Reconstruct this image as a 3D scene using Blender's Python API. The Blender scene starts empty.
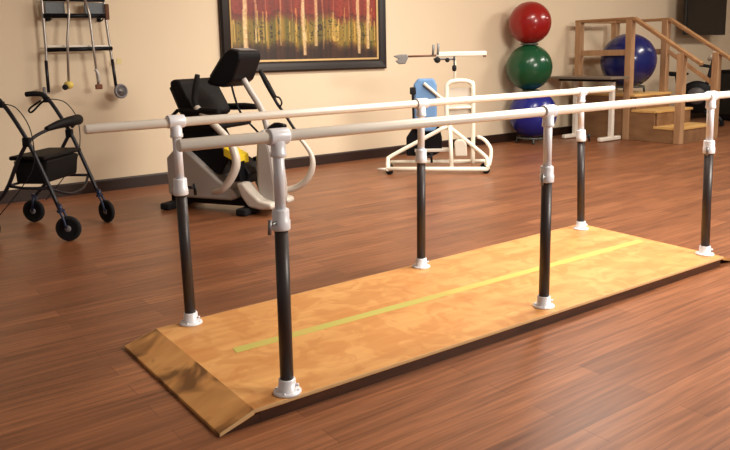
import bpy, bmesh, math, random
from mathutils import Vector, Matrix
random.seed(7)
PI = math.pi
scene = bpy.context.scene
COL = scene.collection

# ------------------------------------------------------------------ materials
def srgb(r, g, b):
    f = lambda c: (c/255/12.92) if c/255 <= .04045 else ((c/255+.055)/1.055)**2.4
    return (f(r), f(g), f(b), 1)

def mat(name, col, rough=.5, metal=0., var=.08, scale=12., bump=0., spec=.4, coat=0.):
    m = bpy.data.materials.new(name); m.use_nodes = True
    nt = m.node_tree; N = nt.nodes; L = nt.links
    b = N['Principled BSDF']
    tc = N.new('ShaderNodeTexCoord')
    no = N.new('ShaderNodeTexNoise'); no.inputs['Scale'].default_value = scale; no.inputs['Detail'].default_value = 3
    L.new(tc.outputs['Object'], no.inputs['Vector'])
    mx = N.new('ShaderNodeMix'); mx.data_type = 'RGBA'
    c = srgb(*col)
    mx.inputs[6].default_value = tuple(x*(1-var) for x in c[:3]) + (1,)
    mx.inputs[7].default_value = tuple(min(1, x*(1+var)) for x in c[:3]) + (1,)
    L.new(no.outputs['Fac'], mx.inputs[0]); L.new(mx.outputs[2], b.inputs['Base Color'])
    b.inputs['Roughness'].default_value = rough; b.inputs['Metallic'].default_value = metal
    b.inputs['Specular IOR Level'].default_value = spec
    b.inputs['Coat Weight'].default_value = coat
    if bump:
        bp = N.new('ShaderNodeBump'); bp.inputs['Strength'].default_value = bump; bp.inputs['Distance'].default_value = .01
        L.new(no.outputs['Fac'], bp.inputs['Height']); L.new(bp.outputs['Normal'], b.inputs['Normal'])
    return m

def wood_mat(name, c1, c2, rough=.45, stretch=(1.2, 14, 14), scale=2.5, stain=None, spec=.4):
    m = bpy.data.materials.new(name); m.use_nodes = True
    nt = m.node_tree; N = nt.nodes; L = nt.links
    b = N['Principled BSDF']
    tc = N.new('ShaderNodeTexCoord'); mp = N.new('ShaderNodeMapping'); mp.inputs['Scale'].default_value = stretch
    L.new(tc.outputs['Object'], mp.inputs['Vector'])
    no = N.new('ShaderNodeTexNoise'); no.inputs['Scale'].default_value = scale; no.inputs['Detail'].default_value = 6
    no.inputs['Distortion'].default_value = .6
    L.new(mp.outputs['Vector'], no.inputs['Vector'])
    cr = N.new('ShaderNodeValToRGB'); cr.color_ramp.elements[0].position = .3; cr.color_ramp.elements[1].position = .7
    cr.color_ramp.elements[0].color = srgb(*c1); cr.color_ramp.elements[1].color = srgb(*c2)
    L.new(no.outputs['Fac'], cr.inputs['Fac']); out = cr.outputs['Color']
    if stain:
        n2 = N.new('ShaderNodeTexNoise'); n2.inputs['Scale'].default_value = stain[1]; n2.inputs['Detail'].default_value = 2
        n2.inputs['Distortion'].default_value = 1.0
        L.new(tc.outputs['Object'], n2.inputs['Vector'])
        r2 = N.new('ShaderNodeValToRGB'); r2.color_ramp.elements[0].position = stain[2]; r2.color_ramp.elements[1].position = stain[2]+.14
        r2.color_ramp.elements[0].color = (1, 1, 1, 1); r2.color_ramp.elements[1].color = (0, 0, 0, 1)
        L.new(n2.outputs['Fac'], r2.inputs['Fac'])
        mul = N.new('ShaderNodeMath'); mul.operation = 'MULTIPLY'; mul.inputs[1].default_value = stain[3]
        L.new(r2.outputs['Color'], mul.inputs[0])
        mx = N.new('ShaderNodeMix'); mx.data_type = 'RGBA'
        L.new(mul.outputs[0], mx.inputs[0]); L.new(out, mx.inputs[6]); mx.inputs[7].default_value = srgb(*stain[0])
        out = mx.outputs[2]
    L.new(out, b.inputs['Base Color']); b.inputs['Roughness'].default_value = rough
    b.inputs['Specular IOR Level'].default_value = spec
    return m

def floor_mat():
    m = bpy.data.materials.new('plank_floor'); m.use_nodes = True
    nt = m.node_tree; N = nt.nodes; L = nt.links
    b = N['Principled BSDF']
    tc = N.new('ShaderNodeTexCoord')
    br = N.new('ShaderNodeTexBrick'); br.offset = .37; br.offset_frequency = 2
    br.inputs['Scale'].default_value = 1; br.inputs['Brick Width'].default_value = 1.0; br.inputs['Row Height'].default_value = .10
    br.inputs['Mortar Size'].default_value = .0022; br.inputs['Mortar Smooth'].default_value = .4; br.inputs['Bias'].default_value = 0
    br.inputs['Color1'].default_value = (0, 0, 0, 1); br.inputs['Color2'].default_value = (1, 1, 1, 1); br.inputs['Mortar'].default_value = (.5, .5, .5, 1)
    L.new(tc.outputs['Object'], br.inputs['Vector'])
    r1 = N.new('ShaderNodeValToRGB'); e = r1.color_ramp.elements
    e[0].position = 0; e[0].color = srgb(124, 80, 54); e[1].position = 1; e[1].color = srgb(150, 99, 67)
    k = e.new(.5); k.color = srgb(136, 88, 59)
    L.new(br.outputs['Color'], r1.inputs['Fac'])
    mp = N.new('ShaderNodeMapping'); mp.inputs['Scale'].default_value = (1.1, 24, 1)
    L.new(tc.outputs['Object'], mp.inputs['Vector'])
    no = N.new('ShaderNodeTexNoise'); no.inputs['Scale'].default_value = 2.2; no.inputs['Detail'].default_value = 6; no.inputs['Distortion'].default_value = .5
    L.new(mp.outputs['Vector'], no.inputs['Vector'])
    r2 = N.new('ShaderNodeValToRGB'); r2.color_ramp.elements[0].position = .28; r2.color_ramp.elements[1].position = .72
    r2.color_ramp.elements[0].color = (.58, .54, .52, 1); r2.color_ramp.elements[1].color = (1.28, 1.24, 1.20, 1)
    L.new(no.outputs['Fac'], r2.inputs['Fac'])
    mx = N.new('ShaderNodeMix'); mx.data_type = 'RGBA'; mx.blend_type = 'MULTIPLY'; mx.inputs[0].default_value = 1
    L.new(r1.outputs['Color'], mx.inputs[6]); L.new(r2.outputs['Color'], mx.inputs[7])
    m2 = N.new('ShaderNodeMix'); m2.data_type = 'RGBA'; m2.inputs[7].default_value = srgb(70, 40, 28)
    ml = N.new('ShaderNodeMath'); ml.operation = 'MULTIPLY'; ml.inputs[1].default_value = .35
    L.new(br.outputs['Fac'], ml.inputs[0]); L.new(ml.outputs[0], m2.inputs[0]); L.new(mx.outputs[2], m2.inputs[6])
    L.new(m2.outputs[2], b.inputs['Base Color'])
    b.inputs['Roughness'].default_value = .36; b.inputs['Specular IOR Level'].default_value = .35
    return m

M = {}
M['wall'] = mat('wall_paint', (222, 204, 176), .75, var=.015, scale=3, spec=.2)
M['ceiling'] = mat('ceiling_paint', (225, 220, 210), .9, var=.02)
M['base'] = mat('dark_baseboard', (44, 26, 18), .45, var=.15)
M['floor'] = floor_mat()
M['ply'] = wood_mat('plywood_top', (204, 144, 82), (224, 170, 104), .48, (1.0, 7, 7), 2.0, ((190, 122, 60), 9.0, .42, .45))
M['ply_ramp'] = wood_mat('plywood_ramp', (196, 138, 78), (214, 160, 96), .5, (1.2, 6, 6), 2.0, ((84, 50, 24), 5.2, .38, .8))
M['ply_edge'] = mat('plywood_edge', (206, 168, 120), .6, var=.12, scale=40)
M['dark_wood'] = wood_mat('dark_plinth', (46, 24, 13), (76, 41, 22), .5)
M['tape'] = wood_mat('yellow_green_tape', (204, 180, 96), (184, 188, 98), .55, (2, 5, 1), 2.2)
M['black_tube'] = mat('black_tube', (50, 43, 42), .40, var=.10, scale=30, spec=.5)
M['steel'] = mat('galvanised_steel', (232, 233, 238), .36, .1, var=.06, scale=40)
M['steel_dark'] = mat('dark_steel', (140, 138, 138), .4, .7, var=.06)  # darker, more metallic steel for levers, axles and cranks
M['rail'] = mat('cream_rail', (238, 232, 220), .36, .1, var=.04, scale=8)
M['black'] = mat('black_plastic', (13, 13, 17), .45, var=.15, scale=20, spec=.2)
M['black_soft'] = mat('black_vinyl', (17, 15, 16), .6, var=.15, scale=18, spec=.2, bump=.05)
M['rubber'] = mat('black_rubber', (20, 19, 21), .8, var=.1)
M['graphite'] = mat('graphite_frame', (36, 34, 40), .35, .4, var=.08)
M['blue_black'] = mat('blue_black', (34, 42, 66), .4, .2, var=.1)
M['grey_tyre'] = mat('grey_hub', (120, 116, 118), .5, var=.08)
M['alu'] = mat('aluminium', (172, 164, 156), .35, .7, var=.05)
M['silver_shell'] = mat('silver_grey_shell', (186, 180, 174), .42, .1, var=.05)
M['silver_light'] = mat('light_grey_shell', (212, 204, 192), .4, .1, var=.05)
M['label_yellow'] = mat('yellow_label', (236, 204, 40), .5, var=.05)
M['red_rubber'] = mat('red_ball', (140, 18, 18), .28, var=.06, scale=5, coat=.3)
M['green_rubber'] = mat('green_ball', (12, 74, 44), .28, var=.06, scale=5, coat=.3)
M['blue_rubber'] = mat('blue_ball', (24, 34, 128), .28, var=.06, scale=5, coat=.3)
M['blue_rubber2'] = mat('deep_blue_ball', (20, 30, 98), .26, var=.06, scale=5, coat=.3)
M['clear_ring'] = mat('grey_ring', (70, 74, 70), .3, var=.05)
M['maple'] = wood_mat('maple_wood', (166, 128, 94), (190, 152, 114), .45, (8, 8, 1.2), 2.0)
M['maple_rail'] = wood_mat('maple_rail', (148, 110, 74), (172, 132, 92), .4, (8, 1.2, 8), 2.0)
M['maple_panel'] = wood_mat('maple_panel', (128, 94, 64), (150, 112, 78), .5, (6, 1.2, 6), 2.0)
M['tread'] = wood_mat('step_tread', (210, 164, 96), (230, 188, 120), .4, (1.2, 8, 8), 2.0)
M['frame_brown'] = mat('espresso_frame', (28, 17, 12), .35, var=.15, scale=14)
M['liner'] = mat('gold_liner', (176, 144, 92), .45, .2, var=.12, scale=30)
M['cream'] = mat('cream_enamel', (246, 240, 222), .38, var=.04)
M['white'] = mat('white_enamel', (238, 230, 216), .4, var=.03)
M['blue_pad'] = mat('blue_vinyl', (110, 150, 196), .5, var=.10, scale=8)
M['blue_pad_dark'] = mat('navy_vinyl', (44, 58, 84), .5, var=.1)
M['grey_pad'] = mat('grey_clamp', (128, 126, 124), .5, var=.12, scale=20)
M['brown'] = mat('brown_rod', (120, 84, 66), .5, var=.1)
M['tan_box'] = mat('off_white_plastic', (214, 206, 190), .45, var=.05)
M['screen'] = mat('dark_screen', (16, 15, 17), .22, var=.05)
M['tv_case'] = mat('tv_case', (30, 27, 26), .4, var=.1)
M['yellow_tip'] = mat('yellow_tip', (222, 196, 96), .5, var=.08)
M['brown_tip'] = mat('brown_tip', (112, 62, 40), .6, var=.1)
M['pale_tag'] = mat('pale_yellow_tag', (216, 200, 140), .6, var=.05)
M['grey_mesh'] = mat('grey_blue_fabric', (112, 118, 122), .8, var=.22, scale=60)
M['strap'] = mat('brown_strap', (96, 58, 34), .7, var=.15)
M['tabletop'] = mat('taupe_top', (124, 112, 98), .4, var=.06)
M['grille'] = mat('grey_guard', (96, 92, 92), .45, .3, var=.1)

# ------------------------------------------------------------------ mesh helpers
class MB:
    def __init__(self): self.bm = bmesh.new()
    def _finish(self, faces, smooth):
        for f in faces: f.smooth = smooth
    def box(self, c, s, rot=None, bevel=.0):
        bm = self.bm
        t = bmesh.new()
        bmesh.ops.create_cube(t, size=1)
        for v in t.verts: v.co = Vector((v.co.x*s[0], v.co.y*s[1], v.co.z*s[2]))
        if bevel:
            bmesh.ops.bevel(t, geom=t.edges[:], offset=bevel, segments=3, affect='EDGES', profile=.5)
        R = rot if rot is not None else Matrix.Identity(3)
        mp = {v: bm.verts.new(R @ v.co + Vector(c)) for v in t.verts}
        for f in t.faces:
            nf = bm.faces.new([mp[v] for v in f.verts]); nf.smooth = False
        t.free(); return self
    def prism(self, poly, lo, hi, axis='v', bevel=0.):
        """poly in (a,b); axis 'v': a->x,b->z extruded in y; 'x': a->y,b->z ; 'z': a->x,b->y"""
        def P(a, b, h):
            return {'v': (a, h, b), 'x': (h, a, b), 'z': (a, b, h)}[axis]
        t = bmesh.new()
        A = [t.verts.new(P(a, b, lo)) for a, b in poly]; B = [t.verts.new(P(a, b, hi)) for a, b in poly]
        t.faces.new(A); t.faces.new(B[::-1]); n = len(poly)
        for i in range(n): t.faces.new((A[i], B[i], B[(i+1) % n], A[(i+1) % n]))
        bmesh.ops.recalc_face_normals(t, faces=t.faces[:])
        if bevel: bmesh.ops.bevel(t, geom=t.edges[:], offset=bevel, segments=3, affect='EDGES', profile=.5)
        mp = {v: self.bm.verts.new(v.co) for v in t.verts}
        for f in t.faces: self.bm.faces.new([mp[v] for v in f.verts])
        t.free(); return self
    def tube(self, pts, r, n=14, closed=False, smooth_path=0, cap=True):
        pts = [Vector(p) for p in pts]
        rs = list(r) if isinstance(r, (list, tuple)) else [r]*len(pts)
        if smooth_path:
            q = []; qr = []; m = len(pts)
            rng = range(m if closed else m-1)
            for i in rng:
                if closed: p0, p1, p2, p3 = pts[(i-1) % m], pts[i], pts[(i+1) % m], pts[(i+2) % m]
                else: p0, p1, p2, p3 = pts[max(i-1, 0)], pts[i], pts[i+1], pts[min(i+2, m-1)]
                for k in range(smooth_path):
                    t = k/smooth_path
                    q.append(.5*((2*p1)+(p2-p0)*t+(2*p0-5*p1+4*p2-p3)*t*t+(3*p1-p0-3*p2+p3)*t**3))
                    qr.append(rs[i]*(1-t)+rs[(i+1) % m]*t)
            if not closed: q.append(pts[-1]); qr.append(rs[-1])
            pts, rs = q, qr
        m = len(pts); bm = self.bm
        tang = []
        for i in range(m):
            if closed: d = pts[(i+1) % m]-pts[(i-1) % m]
            else: d = pts[min(i+1, m-1)]-pts[max(i-1, 0)]
            tang.append(d.normalized())
        up = Vector((0, 0, 1)) if abs(tang[0].z) < .9 else Vector((1, 0, 0))
        nrm = (up - tang[0]*up.dot(tang[0])).normalized()
        rings = []
        for i in range(m):
            if i: nrm = (nrm - tang[i]*nrm.dot(tang[i])).normalized()
            bi = tang[i].cross(nrm)
            rings.append([bm.verts.new(pts[i]+rs[i]*(math.cos(2*PI*k/n)*nrm+math.sin(2*PI*k/n)*bi)) for k in range(n)])
        for i in range(m if closed else m-1):
            a, b = rings[i], rings[(i+1) % m]
            for k in range(n):
                f = bm.faces.new((a[k], a[(k+1) % n], b[(k+1) % n], b[k])); f.smooth = True
        if cap and not closed:
            bm.faces.new(rings[0][::-1]); bm.faces.new(rings[-1])
        return self
    def lathe(self, prof, c=(0, 0, 0), n=32, axis=None, smooth=True):
        """prof: list of (radius, height) along axis (default z)"""
        ax = Vector(axis).normalized() if axis is not None else Vector((0, 0, 1))
        up = Vector((0, 0, 1)) if abs(ax.z) < .9 else Vector((1, 0, 0))
        e1 = (up-ax*up.dot(ax)).normalized(); e2 = ax.cross(e1); c = Vector(c); bm = self.bm
        rings = []
        for r, h in prof:
            if r < 1e-6: rings.append([bm.verts.new(c+ax*h)])
            else: rings.append([bm.verts.new(c+ax*h+r*(math.cos(2*PI*k/n)*e1+math.sin(2*PI*k/n)*e2)) for k in range(n)])
        for a, b in zip(rings, rings[1:]):
            for k in range(n):
                k2 = (k+1) % n
                if len(a) == 1 and len(b) == 1: continue
                if len(a) == 1: f = bm.faces.new((a[0], b[k2], b[k]))
                elif len(b) == 1: f = bm.faces.new((a[k], a[k2], b[0]))
                else: f = bm.faces.new((a[k], a[k2], b[k2], b[k]))
                f.smooth = smooth
        if len(rings[0]) > 1: bm.faces.new(rings[0][::-1])
        if len(rings[-1]) > 1: bm.faces.new(rings[-1])
        return self
    def sphere(self, c, r, n=48, flat=0.):
        prof = []
        for i in range(n//2+1):
            a = -PI/2+PI*i/(n//2)
            h = r*math.sin(a)
            prof.append((r*math.cos(a) if 0 < i < n//2 else 0, max(h, -r+flat)))
        return self.lathe(prof, c, n)
    def build(self, name, m, parent=None):
        bmesh.ops.recalc_face_normals(self.bm, faces=self.bm.faces[:])
        me = bpy.data.meshes.new(name); self.bm.to_mesh(me); self.bm.free()
        o = bpy.data.objects.new(name, me); COL.objects.link(o); me.materials.append(m)
        if parent is not None: o.parent = parent
        return o

def tag(o, label, cat, group=None):
    o['label'] = label; o['category'] = cat
    if group: o['group'] = group
    return o
def thing(name, label, cat, loc=(0, 0, 0), rz=0, group=None):
    o = bpy.data.objects.new(name, None); COL.objects.link(o)
    o.location = loc; o.rotation_euler = (0, 0, rz); o.empty_display_size = .1
    return tag(o, label, cat, group)
def struct(name, mb, m):
    o = mb.build(name, m); o['kind'] = 'structure'; return o
def spoked(mb_t, mb_h, c, ax, r, w, n=6):
    ax = Vector(ax).normalized(); c = Vector(c)
    mb_t.lathe([(r*.76, -w/2), (r*.93, -w/2), (r, -w*.25), (r, w*.25), (r*.93, w/2), (r*.76, w/2), (r*.76, -w/2)], c, 32, ax)
    mb_h.lathe([(r*.68, -w*.4), (r*.77, -w*.4), (r*.77, w*.4), (r*.68, w*.4), (r*.68, -w*.4)], c, 32, ax)
    mb_h.lathe([(0, -w*.6), (r*.24, -w*.6), (r*.26, -w*.5), (r*.26, w*.5), (r*.24, w*.6), (0, w*.6)], c, 20, ax)
    e1 = (Vector((0, 0, 1))-ax*ax.z).normalized(); e2 = ax.cross(e1)
    for k in range(n):
        d = math.cos(2*PI*k/n)*e1+math.sin(2*PI*k/n)*e2
        mb_h.tube([c+d*r*.2, c+d*r*.72], r*.075, 8)
def wheel(mb_t, mb_h, c, ax, r, w):
    mb_t.lathe([(r*.72, -w/2), (r*.93, -w/2), (r, -w*.25), (r, w*.25), (r*.93, w/2), (r*.72, w/2), (r*.72, -w/2)], c, 28, ax)
    mb_h.lathe([(0, -w*.42), (r*.2, -w*.42), (r*.22, -w*.3), (r*.73, -w*.3), (r*.73, w*.3), (r*.22, w*.3), (r*.2, w*.42), (0, w*.42)], c, 28, ax)

# ------------------------------------------------------------------ setting
WY = 4.55
struct('floor', MB().box((4.5, .5, -.05), (17, 8.3, .1)), M['floor'])
struct('wall_back', MB().box((4.5, WY+.06, 1.45), (17, .12, 3.1)), M['wall'])
struct('wall_right', MB().box((12.94, .5, 1.45), (.12, 8.0, 3.1)), M['wall'])
struct('ceiling', MB().box((4.5, .5, 2.98), (17, 8.3, .08)), M['ceiling'])
def baseboard(): return MB().prism([(WY-.016, .0), (WY-.016, .095), (WY-.010, .105), (WY, .108), (WY, 0)], -3.9, 12.88, 'x')
struct('baseboard_back', baseboard(), M['base'])
struct('baseboard_right', MB().box((12.872, .5, .052), (.016, 7.9, .104)), M['base'])

# ------------------------------------------------------------------ parallel bars
pb = thing('parallel_bars', 'long parallel walking bars with cream handrails on six posts over a plywood platform', 'parallel bars')
P = .052
# platform top, ramps, plinth
fr = [(-.150, -.042), (2.62, -.088)]; bk = [(-.135, .838), (2.69, .878)]
top = MB()
top.prism([(-.150, -.042), (2.62, -.088), (2.69, .878), (-.135, .838)], P-.014, P, 'z')
platform = top.build('platform', M['ply'], pb)
def ramp(inner, outer):
    mb = MB(); bm = mb.bm
    (a0, a1), (o0, o1) = inner, outer
    t = .013
    up = [Vector((*a0, P)), Vector((*a1, P)), Vector((*o1, .012)), Vector((*o0, .012))]
    dn = [Vector((*a0, P-t-.006)), Vector((*a1, P-t-.006)), Vector((*o1, .0)), Vector((*o0, .0))]
    U = [bm.verts.new(v) for v in up]; D = [bm.verts.new(v) for v in dn]
    bm.faces.new(U); bm.faces.new(D[::-1])
    for i in range(4): bm.faces.new((U[i], D[i], D[(i+1) % 4], U[(i+1) % 4]))
    return mb
ramp([(-.150, -.042), (-.135, .838)], [(-.272, -.044), (-.268, .836)]).build('ramp', M['ply_ramp'], pb)
ramp([(2.62, -.088), (2.69, .878)], [(2.75, -.088), (2.82, .88)]).build('ramp', M['ply_ramp'], pb)
ed = MB()
for a, b in ((fr[0], fr[1]), (bk[0], bk[1])):
    s = -1 if a[1] < .4 else 1
    ed.prism([(a[0], a[1]), (b[0], b[1]), (b[0], b[1]+s*.004), (a[0], a[1]+s*.004)], P-.010, P-.0005, 'z')
for a, b in (((-.150, -.042), (-.272, -.044)), ((-.135, .838), (-.268, .836))):
    s_ = -1 if a[1] < .4 else 1
    q = [ed.bm.verts.new(v) for v in ((a[0], a[1], P), (b[0], b[1], .0125), (b[0], b[1], .002), (a[0], a[1], P-.014), (a[0], a[1]+s_*.003, P), (b[0], b[1]+s_*.003, .0125), (b[0], b[1]+s_*.003, .002), (a[0], a[1]+s_*.003, P-.014))]
    for f in ((0, 1, 2, 3), (4, 5, 6, 7), (0, 1, 5, 4), (1, 2, 6, 5), (2, 3, 7, 6), (3, 0, 4, 7)): ed.bm.faces.new([q[i] for i in f])
ed.build('edge_strip', M['ply_edge'], platform)
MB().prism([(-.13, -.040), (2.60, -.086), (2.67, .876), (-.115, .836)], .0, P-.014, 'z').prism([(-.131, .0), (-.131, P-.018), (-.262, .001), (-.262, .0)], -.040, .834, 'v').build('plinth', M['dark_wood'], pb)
tp = MB()
tp.prism([(.010, .398), (2.585, .356), (2.592, .404), (.018, .448)], P, P+.0012, 'z')
tp.build('tape_strip', M['tape'], platform)
# rails
RZ = .902
FRONT = [(-.33, .0), (3.02, -.004)]; BACK = [(-.366, .80), (2.875, .80)]
def rail(a, b, za, zb):
    a = Vector((a[0], a[1], za)); b = Vector((b[0], b[1], zb)); d = (b-a).normalized()
    r = .0185
    mb = MB(); mb.tube([a, a+d*.004, a+(b-a)*.5, b-d*.004, b], [r*.86, r, r, r, r*.86], 20)
    return mb.build('handrail', M['rail'], pb)
rail(FRONT[0], FRONT[1], RZ, RZ); rail(BACK[0], BACK[1], .897, .908)
posts = [((-.006, -.004), (-.002, .0)), ((1.290, .006), (1.286, -.002)), ((2.590, -.004), (2.566, -.004)),
         ((.004, .806), (-.012, .80)), ((1.278, .806), (1.281, .80)), ((2.574, .788), (2.556, .80))]
for i, ((bx, by), (tx, ty)) in enumerate(posts):
    B = Vector((bx, by, P)); T = Vector((tx, ty, RZ)); ax = (T-B).normalized(); H = (T-B).length
    at = lambda z: B+(T-B)*((z-P)/(RZ-P))
    po = MB().tube([at(.085), at(.607)], .0225, 20).build('post', M['black_tube'], pb)
    # flange: round plate, collar, set screw
    fl = MB().lathe([(0, 0), (.047, 0), (.047, .006), (.043, .009), (.030, .011), (.0285, .046), (.0265, .049), (0, .049)], B, 28)
    fl.tube([at(.08)+Vector((.02, -.02, 0)), at(.08)+Vector((.028, -.028, 0))], .005, 8)
    for k in range(4):
        a = PI/4+k*PI/2
        fl.lathe([(.005, .008), (.005, .012), (0, .013)], B+Vector((.038*math.cos(a), .038*math.sin(a), 0)), 8)
    fl.build('floor_flange', M['steel'], po)
    MB().lathe([(0, 0), (.029, 0), (.030, .004), (.030, .03), (.0275, .034), (.0275, .062), (.0255, .068), (0, .068)], at(.603), 24, ax).build('clamp_collar', M['steel'], po)
    s = -1 if i < 3 else 1
    kn = MB(); c0 = at(.632)
    kn.tube([c0+Vector((s*.022, -.012, 0)), c0+Vector((s*.052, -.02, -.004))], .006, 10)
    kn.tube([c0+Vector((s*.050, -.02, .014)), c0+Vector((s*.054, -.02, -.034))], .0062, 10)
    kn.build('locking_lever', M['steel_dark'] if i < 3 else M['black'], po)
    MB().tube([at(.665), at(.885)], .0178, 20).build('inner_tube', M['steel'], po)
    te = MB().lathe([(0, 0), (.0245, 0), (.0255, .004), (.0255, .012), (.0235, .016), (.0235, .05), (0, .05)], at(.838), 24, ax)
    rd = (Vector((1, 0, 0)))
    te.lathe([(.019, -.034), (.0255, -.034), (.0265, -.03), (.0265, .03), (.0255, .034), (.019, .034)], T, 24, rd)
    te.build('rail_fitting', M['steel'], po)

# ------------------------------------------------------------------ exercise balls against the back wall
BG = 'exercise balls stacked by the wall'
def ball(c, r, m, label, group=None):
    o = thing('exercise_ball', label, 'exercise ball', (c[0], c[1], c[2]-r), 0, group)
    mb = MB().sphere((0, 0, r), r, 56); mb.build('ball_shell', m, o)
    v = MB().lathe([(0, 0), (.011, 0), (.011, .004), (.006, .006), (0, .006)], Vector((0, 0, r))+Vector((.35, -.6, -.72)).normalized()*(r-.002), 12, Vector((.35, -.6, -.72)))
    v.build('valve_plug', M['white'], o)
    return o
BX, BY = 6.07, 4.21
# bottom stand: ring on four stubs; small rings between the balls
def ring(z, R, rr, name, label, stubs=0, dx=.02):
    t = thing(name, label, 'ball ring', (BX+dx, BY, z))
    MB().tube([(R*math.cos(2*PI*k/40), R*math.sin(2*PI*k/40), 0) for k in range(40)], rr, 10, closed=True).build('ring', M['clear_ring'], t)
    for k in range(stubs):
        a = PI/4+k*PI/2
        MB().tube([(R*math.cos(a), R*math.sin(a), 0), (R*1.05*math.cos(a), R*1.05*math.sin(a), -z)], [rr*.8, rr*1.1], 10).build('foot', M['clear_ring'], t)
    return t
ball((BX+.02, BY, .372), .300, M['blue_rubber'], 'shiny blue exercise ball at the bottom of the wall stack', BG)
ball((BX-.06, BY, .957), .284, M['green_rubber'], 'shiny dark green exercise ball in the middle of the wall stack', BG)
ball((BX-.06, BY, 1.503), .260, M['red_rubber'], 'shiny red exercise ball on top of the wall stack', BG)
ring(.072, .19, .014, 'ball_stand', 'low dark ring stand on the floor under the stacked balls', 4)
ring(.669, .100, .010, 'stacking_ring', 'small dark ring between the blue and green balls', dx=-.02)
ring(1.243, .098, .011, 'stacking_ring', 'small dark ring between the green and red balls', dx=-.06)

# ------------------------------------------------------------------ painting
pt = thing('framed_painting', 'large dark framed painting of red autumn trees with pale trunks on the wall', 'painting', (2.985, WY, 1.0))
X0, X1, Z0, Z1, FW = -1.0, 1.0, .0, 1.16, .105
fm = MB()
pr_ = [(0, -.002), (0, -.035), (.018, -.052), (.05, -.046), (.085, -.038), (FW, -.026), (FW, -.002)]
def frame_ring(mb, x0, x1, z0, z1, prof):
    bm = mb.bm; loops = []
    for (cx, cz, sx, sz) in ((x0, z0, 1, 1), (x1, z0, -1, 1), (x1, z1, -1, -1), (x0, z1, 1, -1)):
        loops.append([bm.verts.new((cx+sx*a, y, cz+sz*a)) for a, y in prof])
    n = len(prof)
    for i in range(4):
        A, B = loops[i], loops[(i+1) % 4]
        for k in range(n): bm.faces.new((A[k], A[(k+1) % n], B[(k+1) % n], B[k]))
frame_ring(fm, X0, X1, Z0, Z1, pr_); fm.build('picture_frame', M['frame_brown'], pt)
ln = MB(); frame_ring(ln, X0+FW, X1-FW, Z0+FW, Z1-FW, [(-.001, -.004), (-.001, -.027), (.018, -.020), (.018, -.004)]); ln.build('liner', M['liner'], pt)
# canvas with painted colours as a colour attribute
def canvas():
    nx, nz = 190, 110
    x0, x1, z0, z1 = X0+FW+.016, X1-FW-.016, Z0+FW+.016, Z1-FW-.016
    bm = bmesh.new(); cl = bm.loops.layers.color.new('Paint')
    rng = random.Random(21)
    W = x1-x0
    # columns of streaks
    def smooth_noise(n, step):
        base = [rng.random() for _ in range(n//step+3)]
        return [base[i//step]*(1-(i % step)/step)+base[i//step+1]*((i % step)/step) for i in range(n+1)]
    c1, c2, c3 = smooth_noise(nx, 3), smooth_noise(nx, 9), smooth_noise(nx, 2)
    c4 = [smooth_noise(nx, 2) for _ in range(nz)]
    thin = [(rng.random(), .0022+.0022*rng.random(), .35+.4*rng.random(), .30+.3*rng.random()) for _ in range(46)]
    trunks = [(.085, .016, 1.0), (.15, .007, .7), (.31, .006, .6), (.465, .014, 1.0), (.55, .012, .9), (.60, .005, .45), (.68, .004, .4), (.86, .013, .95), (.935, .013, 1.0), (.79, .005, .4), (.22, .004, .4), (.385, .004, .4)]
    def mixc(a, b, t): return tuple(a[i]*(1-t)+b[i]*t for i in range(3))
    def colour(i, j):
        s = i/nx; h = j/nz; n = c1[i]; n2 = c2[i]; n3 = c4[j*7//12][i]*.6+c3[i]*.4
        hh = h+(n2-.5)*.10+(n3-.5)*.06
        dark = (62, 34, 20); gold = (196, 164, 74); olive = (126, 120, 48); red = (158, 56, 32); orange = (206, 116, 62); deep = (104, 40, 28)
        if hh < .10: c = mixc(dark, (104, 62, 34), n)
        elif hh < .20: c = mixc(mixc(dark, (110, 70, 36), n), mixc(olive, gold, n), (hh-.10)/.10)
        elif hh < .40: c = mixc(olive, gold, n*.9+.1*n3) if n3 > .3 else mixc((84, 54, 26), olive, n)
        elif hh < .50: c = mixc(mixc(olive, gold, n), mixc(deep, red, n3), (hh-.40)/.10)
        else: c = mixc(mixc(deep, red, n), mixc(red, orange, n3), .3+.5*n2)
        for tx, tw, op, top in thin:
            if abs(s-tx-.003*math.sin(h*9+tx*40)) < tw and .13+.1*op < h < top: c = mixc(c, (232, 206, 140) if op > .5 else (96, 84, 40), op)
        for tx, tw, op in trunks:
            d = abs(s-tx-.004*math.sin(h*7+tx*30))
            if d < tw and h > .09+.12*(1-op)+.05*math.sin(tx*50):
                c = mixc(c, mixc((250, 236, 204), (206, 176, 136), n3), op*(.9 if d < tw*.7 else .5))
        return tuple(srgb(*c)[:3])+(1,)
    V = [[bm.verts.new((x0+W*i/nx, -.010, z0+(z1-z0)*j/nz)) for i in range(nx+1)] for j in range(nz+1)]
    for j in range(nz):
        for i in range(nx):
            f = bm.faces.new((V[j][i], V[j][i+1], V[j+1][i+1], V[j+1][i]))
            c = colour(i, j)
            for l in f.loops: l[cl] = c
    me = bpy.data.meshes.new('canvas'); bm.to_mesh(me); bm.free()
    o = bpy.data.objects.new('canvas', me); COL.objects.link(o); o.parent = pt
    m = bpy.data.materials.new('painted_canvas'); m.use_nodes = True; N = m.node_tree.nodes; L = m.node_tree.links
    at = N.new('ShaderNodeAttribute'); at.attribute_name = 'Paint'
    hs = N.new('ShaderNodeGamma'); hs.inputs['Gamma'].default_value = .72
    L.new(at.outputs['Color'], hs.inputs['Color']); L.new(hs.outputs['Color'], N['Principled BSDF'].inputs['Base Color'])
    N['Principled BSDF'].inputs['Roughness'].default_value = .5
    me.materials.append(m)
canvas()

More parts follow.
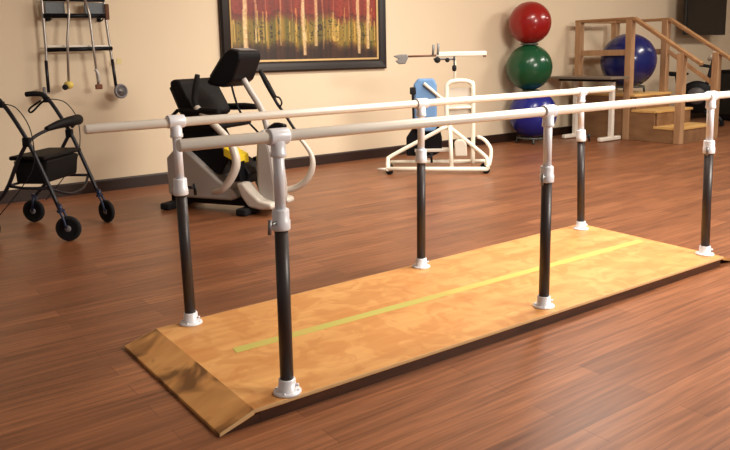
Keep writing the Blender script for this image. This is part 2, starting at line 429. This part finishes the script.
# ------------------------------------------------------------------ television
tv = thing('television', 'black flat television mounted high on the back wall', 'television', (10.27, WY, 1.355))
sc_ = MB().box((0, -.235, .36), (1.20, .05, .72), bevel=.008); sc_.build('housing', M['tv_case'], tv)
MB().box((0, -.262, .365), (1.14, .006, .66)).build('screen', M['screen'], tv)
MB().box((0, -.012, .36), (.30, .024, .30), bevel=.004).build('wall_plate', M['black'], tv)
MB().box((0, -.115, .36), (.10, .19, .10), bevel=.006).build('mount_arm', M['black'], tv)
MB().box((0, -.19, .36), (1.0, .06, .52), bevel=.01).build('rear_cover', M['black'], tv)

# ------------------------------------------------------------------ rollator
rot_r = math.atan2(-.685, .728)
ro = thing('rollator_walker', 'black four wheeled rollator walker with seat and hand brakes standing by the wall', 'rollator', (.008, 3.267, 0), rot_r)
hw = .265
for s in (-1, 1):
    v = s*hw
    MB().tube([(-.10, v, .905), (-.04, v, .86), (.08, v, .655), (.16, v, .46), (.255, v, .215)], .0135, 12, smooth_path=4).build('front_tube', M['graphite'], ro)
    MB().tube([(.075, v, .64), (.0, v, .52), (-.10, v, .33), (-.235, v, .19)], .0125, 12, smooth_path=4).build('rear_tube', M['graphite'], ro)
    MB().tube([(-.06, v, .875), (-.09, v, .915), (-.15, v, .928), (-.225, v, .924)], [.012, .017, .019, .018], 14, smooth_path=4).build('hand_grip', M['rubber'], ro)
    br = MB().tube([(-.075, v, .885), (-.12, v, .86), (-.19, v, .80), (-.215, v, .805), (-.20, v, .83), (-.12, v, .878)], .007, 8, smooth_path=4)
    br.box((-.075, v, .885), (.04, .03, .04), bevel=.006)
    br.build('brake_lever', M['black'], ro)
    MB().tube([(-.06, v, .89), (.05, v+s*.03, .86), (.13, v+s*.035, .72), (.12, v+s*.02, .50), (.0, v+s*.015, .33), (-.16, v+s*.02, .16)], .0035, 6, smooth_path=6).build('brake_cable', M['rubber'], ro)
    MB().box((.075, v, .645), (.05, .034, .06), bevel=.008).build('hinge_bracket', M['black'], ro)
    # front caster with fork
    fk = MB()
    fk.tube([(.255, v, .24), (.265, v, .19)], .017, 12)
    for q in (-1, 1): fk.tube([(.262, v+q*.020, .20), (.285, v+q*.022, .16), (.305, v+q*.022, .088)], .008, 8, smooth_path=3)
    fk.box((.264, v, .198), (.03, .052, .018), bevel=.004)
    fork = fk.build('caster_fork', M['blue_black'], ro)
    t_, h_ = MB(), MB(); spoked(t_, h_, (.307, v, .082), (-.15, 1, 0) if s < 0 else (.5, 1, 0), .082, .024)
    w_ = t_.build('front_wheel', M['rubber'], ro); h_.build('wheel_hub', M['grey_tyre'], w_)
    t_, h_ = MB(), MB(); spoked(t_, h_, (-.25, v, .082), (0, 1, 0), .082, .024)
    w_ = t_.build('rear_wheel', M['rubber'], ro); h_.build('wheel_hub', M['grey_tyre'], w_)
    fk = MB()
    for q in (-1, 1): fk.tube([(-.23, v+q*.020, .20), (-.25, v+q*.022, .082)], .008, 8)
    fk.box((-.23, v, .20), (.03, .054, .02), bevel=.004)
    fk.build('rear_fork', M['blue_black'], ro)
    MB().tube([(-.08, v, .36), (.02, v, .345), (.20, v, .345)], .010, 10).build('side_brace', M['graphite'], ro)
# back bar bowing forward with padded middle
bb = [(.085, -hw, .645), (.115, -.20, .685), (.165, -.06, .725), (.19, .08, .74), (.17, .2, .735), (.10, hw, .69)]
MB().tube(bb, .011, 12, smooth_path=6).build('back_bar', M['graphite'], ro)
MB().tube([(.140, -.14, .714), (.172, -.03, .736), (.195, .08, .746), (.188, .19, .748), (.145, .245, .728)], [.016, .029, .036, .037, .024], 14, smooth_path=5).build('back_pad', M['black_soft'], ro)
seat = MB().box((.045, 0, .535), (.25, 2*hw-.05, .028), bevel=.012); seat.build('seat', M['black_soft'], ro)
MB().prism([(-.075, .515), (.165, .515), (.145, .372), (.12, .360), (-.05, .360), (-.065, .372)], -hw+.065, hw-.065, 'v', bevel=.012).build('storage_pouch', M['black_soft'], ro)
MB().tube([(.19, -hw, .345), (.23, -.12, .285), (.235, 0, .270), (.23, .12, .285), (.19, hw, .345)], .009, 10, smooth_path=5).build('cross_brace', M['graphite'], ro)
MB().tube([(-.08, -hw, .36), (-.08, hw, .36)], .009, 10).build('cross_brace', M['graphite'], ro)

# ------------------------------------------------------------------ walker and canes hung on the wall
YW = 4.46
wk = thing('folding_walker', 'folded silver walker with black crossbars and small wheels hung on the wall', 'walker', (.66, YW, .82))
zr = lambda z: z-.82
for s, (xt, xm, xb) in ((-1, (-.275, -.275, -.285)), (1, (.225, .25, .275))):
    MB().tube([(xt, 0, zr(1.84)), (xt, 0, zr(1.60)), (xm, 0, zr(1.24)), (xm+s*.01, 0, zr(1.12))], .012, 12, smooth_path=3).build('frame_tube', M['alu'], wk)
    MB().tube([(xm+s*.008, 0, zr(1.16)), (xb, -.005, zr(.90))], .0135, 12).build('wheel_extension', M['graphite'], wk)
    MB().tube([(xt, 0, zr(1.84)), (xt, -.03, zr(1.875)), (xt, -.11, zr(1.88))], [.013, .017, .017], 12, smooth_path=3).build('hand_grip', M['rubber'], wk)
    t_, h_ = MB(), MB(); wheel(t_, h_, (xb+s*.035, -.012, zr(.882)), (.25, -1, .05) if s > 0 else (1, -.25, 0), .064, .026)
    w_ = t_.build('wheel', M['grey_tyre'], wk); h_.build('wheel_hub', M['steel_dark'], w_)
    MB().tube([(xb-.004*s, -.006, zr(.90)), (xb+s*.035, -.03, zr(.882))], .008, 8).build('axle', M['steel_dark'], wk)
for z, xa, xb, r in ((1.648, -.27, .225, .012), (1.520, -.275, .235, .019), (1.245, -.265, .262, .017)):
    MB().tube([(xa, -.012, zr(z)), (xb, -.012, zr(z+.006))], r, 12).build('crossbar', M['black'], wk)
MB().box((-.01, .0, zr(1.274)), (.53, .012, .016), bevel=.003).build('rail_strip', M['silver_light'], wk)
for xa, xb in ((-.255, -.10), (.06, .215)):
    MB().box(((xa+xb)/2, .004, zr(1.585)), (xb-xa, .018, .10), bevel=.006).build('fabric_panel', M['grey_mesh'], wk)
MB().box((.238, -.022, zr(1.56)), (.035, .02, .13), bevel=.006).build('strap', M['strap'], wk)
MB().box((.315, -.008, zr(1.14)), (.045, .006, .05), bevel=.002).build('tag', M['pale_tag'], wk)
# wall hooks carrying the walker
for k, xx in enumerate((.44, .86)):
    hk = thing('wall_hook', 'black wall hook holding the %s end of the hung walker' % ('left', 'right')[k], 'hook', (xx, WY, 1.50), 0, 'wall hooks behind the hung walker')
    MB().box((0, -.004, .03), (.035, .008, .10), bevel=.002).build('hook_plate', M['black'], hk)
    MB().tube([(0, -.006, .0), (0, -.07, -.012), (0, -.10, -.006), (0, -.128, .012), (0, -.134, .034)], .006, 8, smooth_path=3).build('hook_arm', M['black'], hk)
def cane(loc, pts, tip, label):
    c = thing('walking_cane', label, 'cane', loc, 0, 'canes hung in front of the walker')
    MB().tube(pts, .0105, 12).build('shaft', M['alu'], c)
    e = Vector(pts[-1]); d = (e-Vector(pts[-2])).normalized()
    if tip == 'yellow':
        MB().lathe([(0, 0), (.026, .004), (.037, .02), (.037, .044), (.020, .058), (.012, .064), (0, .064)], e-d*.055, 18, d).build('tip', M['yellow_tip'], c)
        MB().lathe([(0, 0), (.018, .0), (.024, .012), (.024, .028), (0, .03)], e+Vector((-.026, -.004, .008)), 16, (-.4, -1, 0)).build('clip', M['rubber'], c)
    else:
        MB().box(e+Vector((0, -.004, .0)), (.058, .03, .042), bevel=.008).build('tip', M['brown_tip'], c)
        MB().tube([e+Vector((-.02, -.01, .15)), e+Vector((.0, -.016, .10)), e+Vector((.0, -.012, .04))], .013, 10, smooth_path=3).build('sleeve', M['silver_shell'], c)
    p0 = Vector(pts[0])
    MB().tube([p0, p0+Vector((0, .004, .03)), p0+Vector((0, .03, .055)), p0+Vector((0, .062, .035)), p0+Vector((0, .068, -.01))], [.0105, .012, .012, .012, .010], 12, smooth_path=4).build('handle', M['rubber'], c)
    return c
cane((.545, 4.404, .91), [(.03, 0, .76), (.03, 0, .62), (.0, 0, .42), (-.02, .0, .02)], 'yellow', 'silver cane with a yellow tip hanging upright on the hung walker')
cane((.74, 4.404, .91), [(-.03, 0, .76), (.0, 0, .62), (.01, 0, .36), (.03, .0, .02)], 'brown', 'slanting silver cane with a square brown tip hanging on the walker')

# ------------------------------------------------------------------ recumbent stepper
bk_ = thing('recumbent_stepper', 'grey and black recumbent stepper exercise machine with black seat and console', 'exercise machine', (1.242, 3.20, 0), -1.0484)
w = .15
MB().prism([(-.34, .12), (-.34, .40), (-.26, .47), (-.17, .475), (-.10, .43), (.12, .255), (.26, .175), (.30, .12), (.24, .095), (-.28, .095)], -w, w, 'v', bevel=.018).build('base_shell', M['silver_shell'], bk_)
MB().box((.02, 0, .07), (.80, .14, .06), bevel=.012).build('base_beam', M['black'], bk_)
for u in (-.32, .37):
    MB().box((u, 0, .028), (.09, .46, .052), bevel=.014).build('floor_foot', M['rubber'], bk_)
MB().prism([(-.26, .36), (-.28, .66), (.05, .64), (.20, .40), (.12, .28)], -.10, .10, 'v', bevel=.015).build('seat_carriage', M['black'], bk_)
MB().prism([(-.22, .61), (-.24, .69), (.02, .705), (.20, .695), (.235, .665), (.22, .635), (.0, .62)], -.21, .21, 'v', bevel=.022).build('seat', M['black_soft'], bk_)
MB().prism([(-.02, .70), (-.09, .70), (-.19, .93), (-.195, .985), (-.15, 1.005), (-.10, .99), (-.075, .93), (.03, .74)], -.24, .24, 'v', bevel=.022).build('backrest', M['black_soft'], bk_)
MB().box((-.20, 0, .80), (.05, .26, .32), Matrix.Rotation(-.42, 3, 'Y'), .012).build('back_shell', M['black'], bk_)
for s in (-1, 1):
    ar = MB().tube([(-.10, s*.25, .775), (.0, s*.25, .768), (.14, s*.25, .772), (.25, s*.25, .768)], [.018, .027, .028, .02], 14, smooth_path=3)
    arm = ar.build('armrest', M['black_soft'], bk_)
    MB().tube([(-.12, s*.25, .775), (-.22, s*.24, .70), (-.22, s*.16, .66)], .014, 10).build('armrest_bracket', M['black'], arm)
# front column
MB().prism([(.44, .08), (.42, .34), (.44, .56), (.47, .63), (.52, .62), (.57, .46), (.60, .22), (.60, .08)], -.09, .09, 'v', bevel=.03).build('front_cover', M['silver_shell'], bk_)
MB().prism([(.20, .50), (.33, .44), (.33, .375), (.20, .435)], -.16, -.02, 'v', .006).build('warning_label', M['label_yellow'], bk_)
MB().tube([(.30, 0, .99), (.36, 0, .90), (.45, 0, .76), (.49, 0, .62)], .024, 14, smooth_path=4).build('console_stem', M['silver_shell'], bk_)
MB().tube([(.22, -.05, .98), (.25, -.05, .86), (.30, -.05, .74), (.42, -.02, .60)], .008, 8, smooth_path=4).build('cable', M['rubber'], bk_)
cs = MB(); Rm = Matrix.Rotation(.58, 3, 'Y')
cs.prism([(.10, .955), (.07, .975), (.235, 1.185), (.285, 1.215), (.37, 1.195), (.375, 1.14), (.30, .985), (.22, .935)], -.15, .15, 'v', bevel=.018)
con = cs.build('console', M['black'], bk_)
MB().prism([(.245, 1.196), (.287, 1.219), (.36, 1.203), (.345, 1.19)], -.11, .11, 'v').build('display_visor', M['grey_pad'], con)
MB().box((.135, 0, 1.085), (.008, .22, .17), Matrix.Rotation(.67, 3, 'Y')).build('display', M['screen'], con)
MB().prism([(.22, .25), (.20, .43), (.33, .37), (.38, .30), (.36, .22)], -.10, .10, 'v', bevel=.012).build('linkage_housing', M['black'], bk_)
MB().prism([(-.37, .12), (-.37, .33), (-.34, .37), (-.29, .37), (-.30, .12)], -.09, .09, 'v', bevel=.012).build('rear_column', M['black'], bk_)
MB().tube([(.50, 0, .60), (.56, 0, .645), (.64, 0, .64)], [.03, .03, .024], 12, smooth_path=3).build('front_cap', M['black'], bk_)
# pedals
for s in (-1, 1):
    v = s*.12
    pd = MB().prism([(.30, .235), (.36, .245), (.42, .18), (.50, .115), (.60, .095), (.605, .055), (.50, .045), (.40, .06), (.345, .13)], v-.055, v+.055, 'v', bevel=.018).build('foot_pedal', M['silver_light'], bk_)
    MB().prism([(.27, .24), (.30, .40), (.33, .40), (.345, .25)], v-.045, v+.045, 'v', bevel=.008).build('foot_plate', M['black'], pd)
# moving arms
nar = MB().tube([(.045, -.25, .80), (.13, -.25, .73), (.29, -.25, .59), (.35, -.25, .50), (.368, -.25, .39), (.31, -.25, .275), (.235, -.25, .20), (.14, -.22, .17)], [.024, .024, .026, .03, .032, .03, .026, .022], 14, smooth_path=5).build('moving_arm', M['silver_light'], bk_)
MB().tube([(.05, -.25, .795), (.035, -.25, .86), (.055, -.25, .96), (.075, -.25, 1.035)], [.02, .022, .022, .018], 12, smooth_path=4).build('grip', M['rubber'], nar)
far_ = MB().tube([(.62, .25, .535), (.715, .25, .41), (.72, .25, .30), (.66, .25, .20), (.55, .25, .135), (.43, .22, .12)], [.013, .018, .024, .026, .026, .022], 14, smooth_path=5).build('moving_arm', M['silver_light'], bk_)
MB().tube([(.40, .25, .86), (.43, .25, .80), (.50, .25, .71), (.625, .25, .53)], [.014, .012, .011, .013], 10, smooth_path=4).build('arm_rod', M['graphite'], far_)
MB().tube([(.292, .25, 1.05), (.35, .25, .95), (.415, .25, .84)], [.016, .022, .019], 12, smooth_path=4).build('grip', M['rubber'], far_)
MB().tube([(.42, .25, .845), (.455, .25, .84), (.475, .25, .80), (.455, .25, .765)], .007, 8, smooth_path=4).build('adjuster_loop', M['black'], far_)

# ------------------------------------------------------------------ standing aid
sl = thing('standing_lift', 'cream tubular mobile standing lift with blue pads and a white boom across the top', 'patient lift', (3.625, 3.282, 0), -.701)
r = .021
MB().tube([(-.48, -.10, .055), (.48, -.10, .045)], .022, 12).build('base_bar', M['cream'], sl)
MB().tube([(-.46, .12, .09), (.48, .12, .09)], .020, 12).build('base_bar', M['cream'], sl)
for s in (-1, 1):
    MB().tube([(s*.48, -.12, .055), (s*.48, .14, .09)], .020, 12).build('base_side', M['cream'], sl)
    MB().tube([(.10+s*.005, .0, .455), (.10+s*(.19 if s > 0 else .29), .0, .305), (s*.455, -.01, .165), (s*.48, -.03, .13), (s*.485, -.06, .07)], .019, 12, smooth_path=4).build('diagonal_leg', M['cream'], sl)
    for vv in (-.10, .12):
        c = (s*.465, vv, .0)
        t_, h_ = MB(), MB(); wheel(t_, h_, (c[0], c[1], .036), (.3, 1, 0), .036, .022)
        wl = t_.build('caster', M['rubber'], sl); h_.build('wheel_hub', M['grey_tyre'], wl)
MB().tube([(-.58, -.10, .052), (-.47, -.10, .055)], .014, 10).build('base_toe', M['silver_light'], sl)
MB().tube([(.125, .0, .46), (.13, -.04, .25), (.135, -.09, .05)], .020, 12).build('centre_post', M['cream'], sl)
MB().tube([(.095, .02, .42), (.095, .02, .80), (.115, .02, .862), (.16, .02, .885), (.28, .02, .885), (.33, .02, .86), (.347, .02, .80), (.347, .02, .16), (.347, .10, .09)], .021, 12, smooth_path=4).build('arch_frame', M['cream'], sl)
for z in (.62, .50):
    MB().tube([(.095, .02, z), (.347, .02, z+.015)], .014, 10).build('cross_tube', M['cream'], sl)
MB().box((.22, .05, .67), (.22, .02, .30), bevel=.006).build('back_panel', M['tan_box'], sl)
MB().tube([(.40, .10, .335), (.46, .06, .31), (.515, .0, .235), (.515, -.03, .15), (.495, -.06, .07)], .018, 12, smooth_path=4).build('push_bow', M['cream'], sl)
MB().prism([(-.215, .44), (-.225, .86), (-.18, .915), (-.03, .915), (.0, .86), (.0, .44), (-.03, .405), (-.18, .405)], .0, .09, 'v', bevel=.02).build('knee_pad', M['blue_pad'], sl)
MB().prism([(-.235, .40), (-.245, .80), (-.18, .88), (-.10, .88), (-.10, .40)], .095, .14, 'v', bevel=.012).build('pad_backing', M['blue_pad_dark'], sl)
MB().prism([(-.30, .16), (-.30, .34), (-.22, .46), (.02, .46), (.05, .34), (.05, .20), (-.05, .15)], .06, .10, 'v', bevel=.012).build('shin_board', M['black'], sl)
MB().tube([(-.125, -.02, .872), (.03, -.01, .735), (.09, .02, .70)], .015, 10).build('support_strut', M['white'], sl)
MB().box((-.23, .0, .80), (.06, .05, .07), bevel=.012).build('clamp_block', M['rubber'], sl)
MB().prism([(.17, .16), (.165, .29), (.19, .325), (.25, .325), (.285, .28), (.29, .16)], -.03, .04, 'v', bevel=.014).build('battery_box', M['tan_box'], sl)
MB().box((-.05, .08, .215), (.34, .14, .03), bevel=.008).build('foot_tray', M['silver_light'], sl)
# upper boom
MB().tube([(.175, .05, .86), (.175, .05, 1.13)], .0125, 12).build('mast', M['cream'], sl)
bm_ = MB().box((.235, .04, 1.142), (.48, .045, .046), bevel=.010).build('boom', M['white'], sl)
MB().box((.455, .015, 1.118), (.03, .02, .02), bevel=.004).build('end_plug', M['brown'], bm_)
MB().tube([(-.30, .04, 1.128), (.02, .04, 1.132)], .010, 10).build('boom_rod', M['brown'], sl)
cl = MB().prism([(-.42, 1.135), (-.36, 1.15), (-.28, 1.15), (-.27, 1.12), (-.30, 1.06), (-.36, 1.055), (-.40, 1.085), (-.365, 1.105)], .0, .08, 'v', bevel=.010)
cl.build('end_clamp', M['grey_pad'], sl)
for uu, z0, z1 in ((-.035, 1.16, 1.235), (.012, 1.16, 1.245)):
    MB().tube([(uu, .02, z0-.02), (uu+.006, .02, z1)], [.010, .014], 10).build('upright_peg', M['grey_pad'], sl)
MB().lathe([(0, 0), (.024, 0), (.03, .01), (.03, .03), (.022, .04), (0, .04)], (.005, .0, 1.09), 18, (0, -1, 0)).build('lock_knob', M['rubber'], sl)
MB().tube([(-.03, .02, 1.10), (.18, .02, 1.095)], .011, 10).build('under_rail', M['grey_pad'], sl)
MB().lathe([(0, 0), (.018, 0), (.022, .01), (.022, .03), (0, .035)], (.10, .0, 1.088), 18, (0, -1, 0)).build('lock_knob', M['rubber'], sl)
pu = MB().tube([(.165, .0, 1.12), (.166, -.01, 1.03)], .007, 8)
pu.lathe([(0, 0), (.016, .004), (.022, .025), (.020, .05), (.010, .062), (0, .064)], (.166, -.01, .978), 16)
pu.build('pull_handle', M['rubber'], sl)

# ------------------------------------------------------------------ training stairs
ts = thing('training_stairs', 'maple wooden training stairs with handrails on both sides descending from a landing', 'stairs', (7.6, 3.55, 0))
LZ = .585
def stair_side(x):
    pr2 = [(4.40-3.55, 0), (4.40-3.55, LZ-.03), (3.50-3.55, LZ-.03), (3.50-3.55, LZ*2/3-.03), (3.20-3.55, LZ*2/3-.03), (3.20-3.55, LZ/3-.03), (2.84-3.55, LZ/3-.03), (2.84-3.55, 0)]
    MB().prism(pr2, x-.018, x+.018, 'x', bevel=.003).build('side_panel', M['maple_panel'], ts)
S = .043
for s in (-1, 1):
    x = s*.40
    stair_side(x)
    for y, zt in ((4.37, 1.525), (3.59, 1.525), (2.875, 1.095)):
        MB().box((x-.0, y-3.55, zt/2), (2*S, 2*S, zt), bevel=.006).build('newel_post', M['maple'], ts)
    MB().prism([(4.42-3.55, 1.518), (4.42-3.55, 1.556), (3.53-3.55, 1.556), (2.62-3.55, .985), (2.63-3.55, .945), (3.55-3.55, 1.518)], x-.040, x+.040, 'x', bevel=.008).build('handrail', M['maple_rail'], ts)
    MB().box((x, 3.98-3.55, 1.115), (.034, .72, .075), bevel=.004).build('middle_rail', M['maple'], ts)
    MB().prism([(3.55-3.55, 1.09), (3.55-3.55, 1.155), (2.90-3.55, .73), (2.90-3.55, .665)], x-.015, x+.015, 'x', bevel=.003).build('sloping_rail', M['maple'], ts) if s > 0 else None
MB().box((0, 4.37-3.55, 1.535), (.72, .06, .036), bevel=.006).build('end_rail', M['maple_rail'], ts)
MB().box((0, 4.37-3.55, 1.115), (.72, .034, .075), bevel=.004).build('end_rail', M['maple'], ts)
MB().box((0, 3.945-3.55, LZ-.015), (.86, .94, .030), bevel=.005).build('landing', M['tread'], ts)
for k, y in ((2, 3.345), (1, 3.03)):
    MB().box((0, y-3.55, LZ*k/3-.015), (.86, .345, .030), bevel=.005).build('step_tread', M['tread'], ts)
for k, y in ((3, 3.49), (2, 3.19), (1, 2.875)):
    MB().box((0, y-3.55, LZ*(k-.5)/3-.015), (.76, .018, LZ/3-.03)).build('riser', M['maple_panel'], ts)
# blue ball held in a shallow ring on the landing
lb = ball((7.62, 3.89, 1.005), .36, M['blue_rubber2'], 'very large dark blue exercise ball resting on the stair landing')
rg = thing('ball_holder', 'dark ring holding the large blue ball on the stair landing', 'ball ring', (7.62, 3.89, LZ+.001))
MB().tube([(.21*math.cos(2*PI*k/40), .21*math.sin(2*PI*k/40), .075) for k in range(40)], .014, 10, closed=True).build('ring', M['clear_ring'], rg)
for k in range(4):
    a = PI/4+k*PI/2
    MB().tube([(.21*math.cos(a), .21*math.sin(a), .075), (.22*math.cos(a), .22*math.sin(a), .0)], .014, 10).build('foot', M['clear_ring'], rg)

# ------------------------------------------------------------------ side table
tb = thing('side_table', 'narrow table with taupe top and white T shaped legs beside the stairs', 'table', (6.87, 4.0, 0))
MB().box((.0, .0, .805), (.38, 1.02, .030), bevel=.006).build('tabletop', M['tabletop'], tb)
MB().box((.02, .0, .772), (.06, .86, .034), bevel=.004).build('apron', M['black'], tb)
for y in (-.365, .19):
    lg = MB().box((.05, y, .40), (.055, .060, .75), bevel=.008).build('leg', M['white'], tb)
    MB().box((.02, y, .034), (.42, .062, .05), bevel=.012).build('leg_foot', M['white'], lg)

# ------------------------------------------------------------------ exercise bike and cabinet behind the stairs
eb = thing('exercise_bike', 'dark upright exercise bike partly hidden behind the training stairs', 'exercise bike', (9.5, 4.02, 0), -1.1)
MB().lathe([(0, -.05), (.22, -.05), (.245, -.03), (.245, .03), (.22, .05), (0, .05)], (.05, 0, .42), 36, (0, 1, 0)).build('flywheel_cover', M['black'], eb)
MB().lathe([(0, -.012), (.12, -.012), (.13, .0), (.12, .012), (0, .012)], (.05, -.055, .44), 30, (0, 1, 0)).build('cover_disc', M['grille'], eb)
MB().tube([(-.40, 0, .05), (-.2, 0, .16), (.05, 0, .22), (.30, 0, .16), (.42, 0, .05)], .03, 12, smooth_path=4).build('main_frame', M['graphite'], eb)
for u in (-.40, .42): MB().tube([(u, -.22, .032), (u, .22, .032)], .03, 12).build('stabiliser', M['black'], eb)
MB().tube([(-.16, 0, .25), (-.24, 0, .74)], .026, 12).build('seat_post', M['graphite'], eb)
MB().prism([(-.40, .76), (-.39, .81), (-.26, .80), (-.10, .79), (-.06, .77), (-.10, .745), (-.3, .735)], -.10, .10, 'v', bevel=.018).build('saddle', M['black_soft'], eb)
MB().tube([(.15, 0, .45), (.27, 0, 1.02)], .028, 12).build('front_post', M['graphite'], eb)
MB().tube([(.08, -.24, .90), (.20, -.23, .88), (.26, -.1, .86), (.26, .1, .86), (.20, .23, .88), (.08, .24, .90)], .017, 10, smooth_path=4).build('handlebar', M['rubber'], eb)
MB().lathe([(0, -.03), (.075, -.03), (.09, -.02), (.09, .02), (.075, .03), (0, .03)], (.24, 0, 1.04), 24, (-.8, 0, .6)).build('console', M['tan_box'], eb)
for s in (-1, 1):
    cr_ = MB().tube([(.05, s*.06, .36), (.05+s*.12, s*.075, .36-s*.08)], .012, 8).build('crank_arm', M['steel_dark'], eb)
    MB().box((.05+s*.12, s*.125, .36-s*.08), (.10, .09, .022), bevel=.006).build('pedal', M['rubber'], cr_)
cb = thing('storage_cabinet', 'black low cabinet at the right edge behind the stairs', 'cabinet', (10.62, 3.84, 0))
MB().box((0, 0, .40), (.45, .62, .74), bevel=.006).build('body', M['black'], cb)
MB().box((0, 0, .785), (.48, .65, .03), bevel=.005).build('top_board', M['black_soft'], cb)
for s in (-1, 1):
    d_ = MB().box((-.232, s*.15, .42), (.018, .29, .64), bevel=.003).build('door', M['tv_case'], cb)
    MB().tube([(-.255, s*.03, .38), (-.255, s*.03, .50)], .006, 8).build('handle', M['steel_dark'], d_)
MB().box((0, 0, .015), (.40, .56, .03)).build('kick_base', M['black'], cb)

# ------------------------------------------------------------------ light
def area(loc, target, size, power, col=(1, .925, .83), sy=None, spread=180):
    l = bpy.data.lights.new('ceiling_or_fill_lamp', 'AREA'); l.energy = power; l.color = col
    l.shape = 'RECTANGLE'; l.size = size; l.size_y = sy or size; l.spread = math.radians(spread)
    o = bpy.data.objects.new('ceiling_or_fill_lamp', l); COL.objects.link(o)
    o.location = loc; d = Vector(target)-Vector(loc)
    o.rotation_euler = d.to_track_quat('-Z', 'Y').to_euler()
    return o
area((2.4, .2, 2.9), (2.4, .2, 0), 1.2, 76, sy=.6, spread=150)
area((4.4, 2.0, 2.9), (4.2, 2.6, 0), 1.2, 74, sy=.6)
area((7.6, 1.4, 2.9), (7.0, 2.4, .6), 1.2, 95, sy=.6)
area((2.9, 2.4, 2.9), (2.7, 3.8, .6), 1.4, 46, sy=.5, spread=125)
area((10.6, 1.6, 2.9), (10.6, 2.4, 0), 1.2, 45, sy=.6)
area((3.6, -3.0, 2.6), (2.4, 1.0, .3), 1.8, 175, sy=1.0, spread=140)  # added front fill, not a lamp of the room; brightens rails and posts
wd = bpy.data.worlds.new('room_air'); scene.world = wd; wd.use_nodes = True
wd.node_tree.nodes['Background'].inputs['Color'].default_value = (.95, .90, .84, 1)
wd.node_tree.nodes['Background'].inputs['Strength'].default_value = .28

# ------------------------------------------------------------------ camera
cam = bpy.data.cameras.new('camera'); co = bpy.data.objects.new('camera', cam); COL.objects.link(co)
f_px, yaw, pit, rol = 731.1, .6332, .1613, -.0209
F = Vector((math.sin(yaw)*math.cos(pit), math.cos(yaw)*math.cos(pit), -math.sin(pit)))
Rv = Vector((math.cos(yaw), -math.sin(yaw), 0)); Uv = Rv.cross(F)
c_, s_ = math.cos(rol), math.sin(rol)
R2 = c_*Rv+s_*Uv; U2 = -s_*Rv+c_*Uv
mw = Matrix((R2, U2, -F)).transposed().to_4x4(); mw.translation = Vector((-1.134, -1.998, 1.1466))
co.matrix_world = mw
cam.sensor_fit = 'HORIZONTAL'; cam.sensor_width = 36; cam.lens = 36*f_px/730
cam.shift_x = .365/730; cam.shift_y = -50.55/730
cam.clip_start = .05; cam.clip_end = 60
scene.camera = co
scene.view_settings.view_transform = 'Standard'
scene.view_settings.look = 'None'
scene.view_settings.exposure = 0
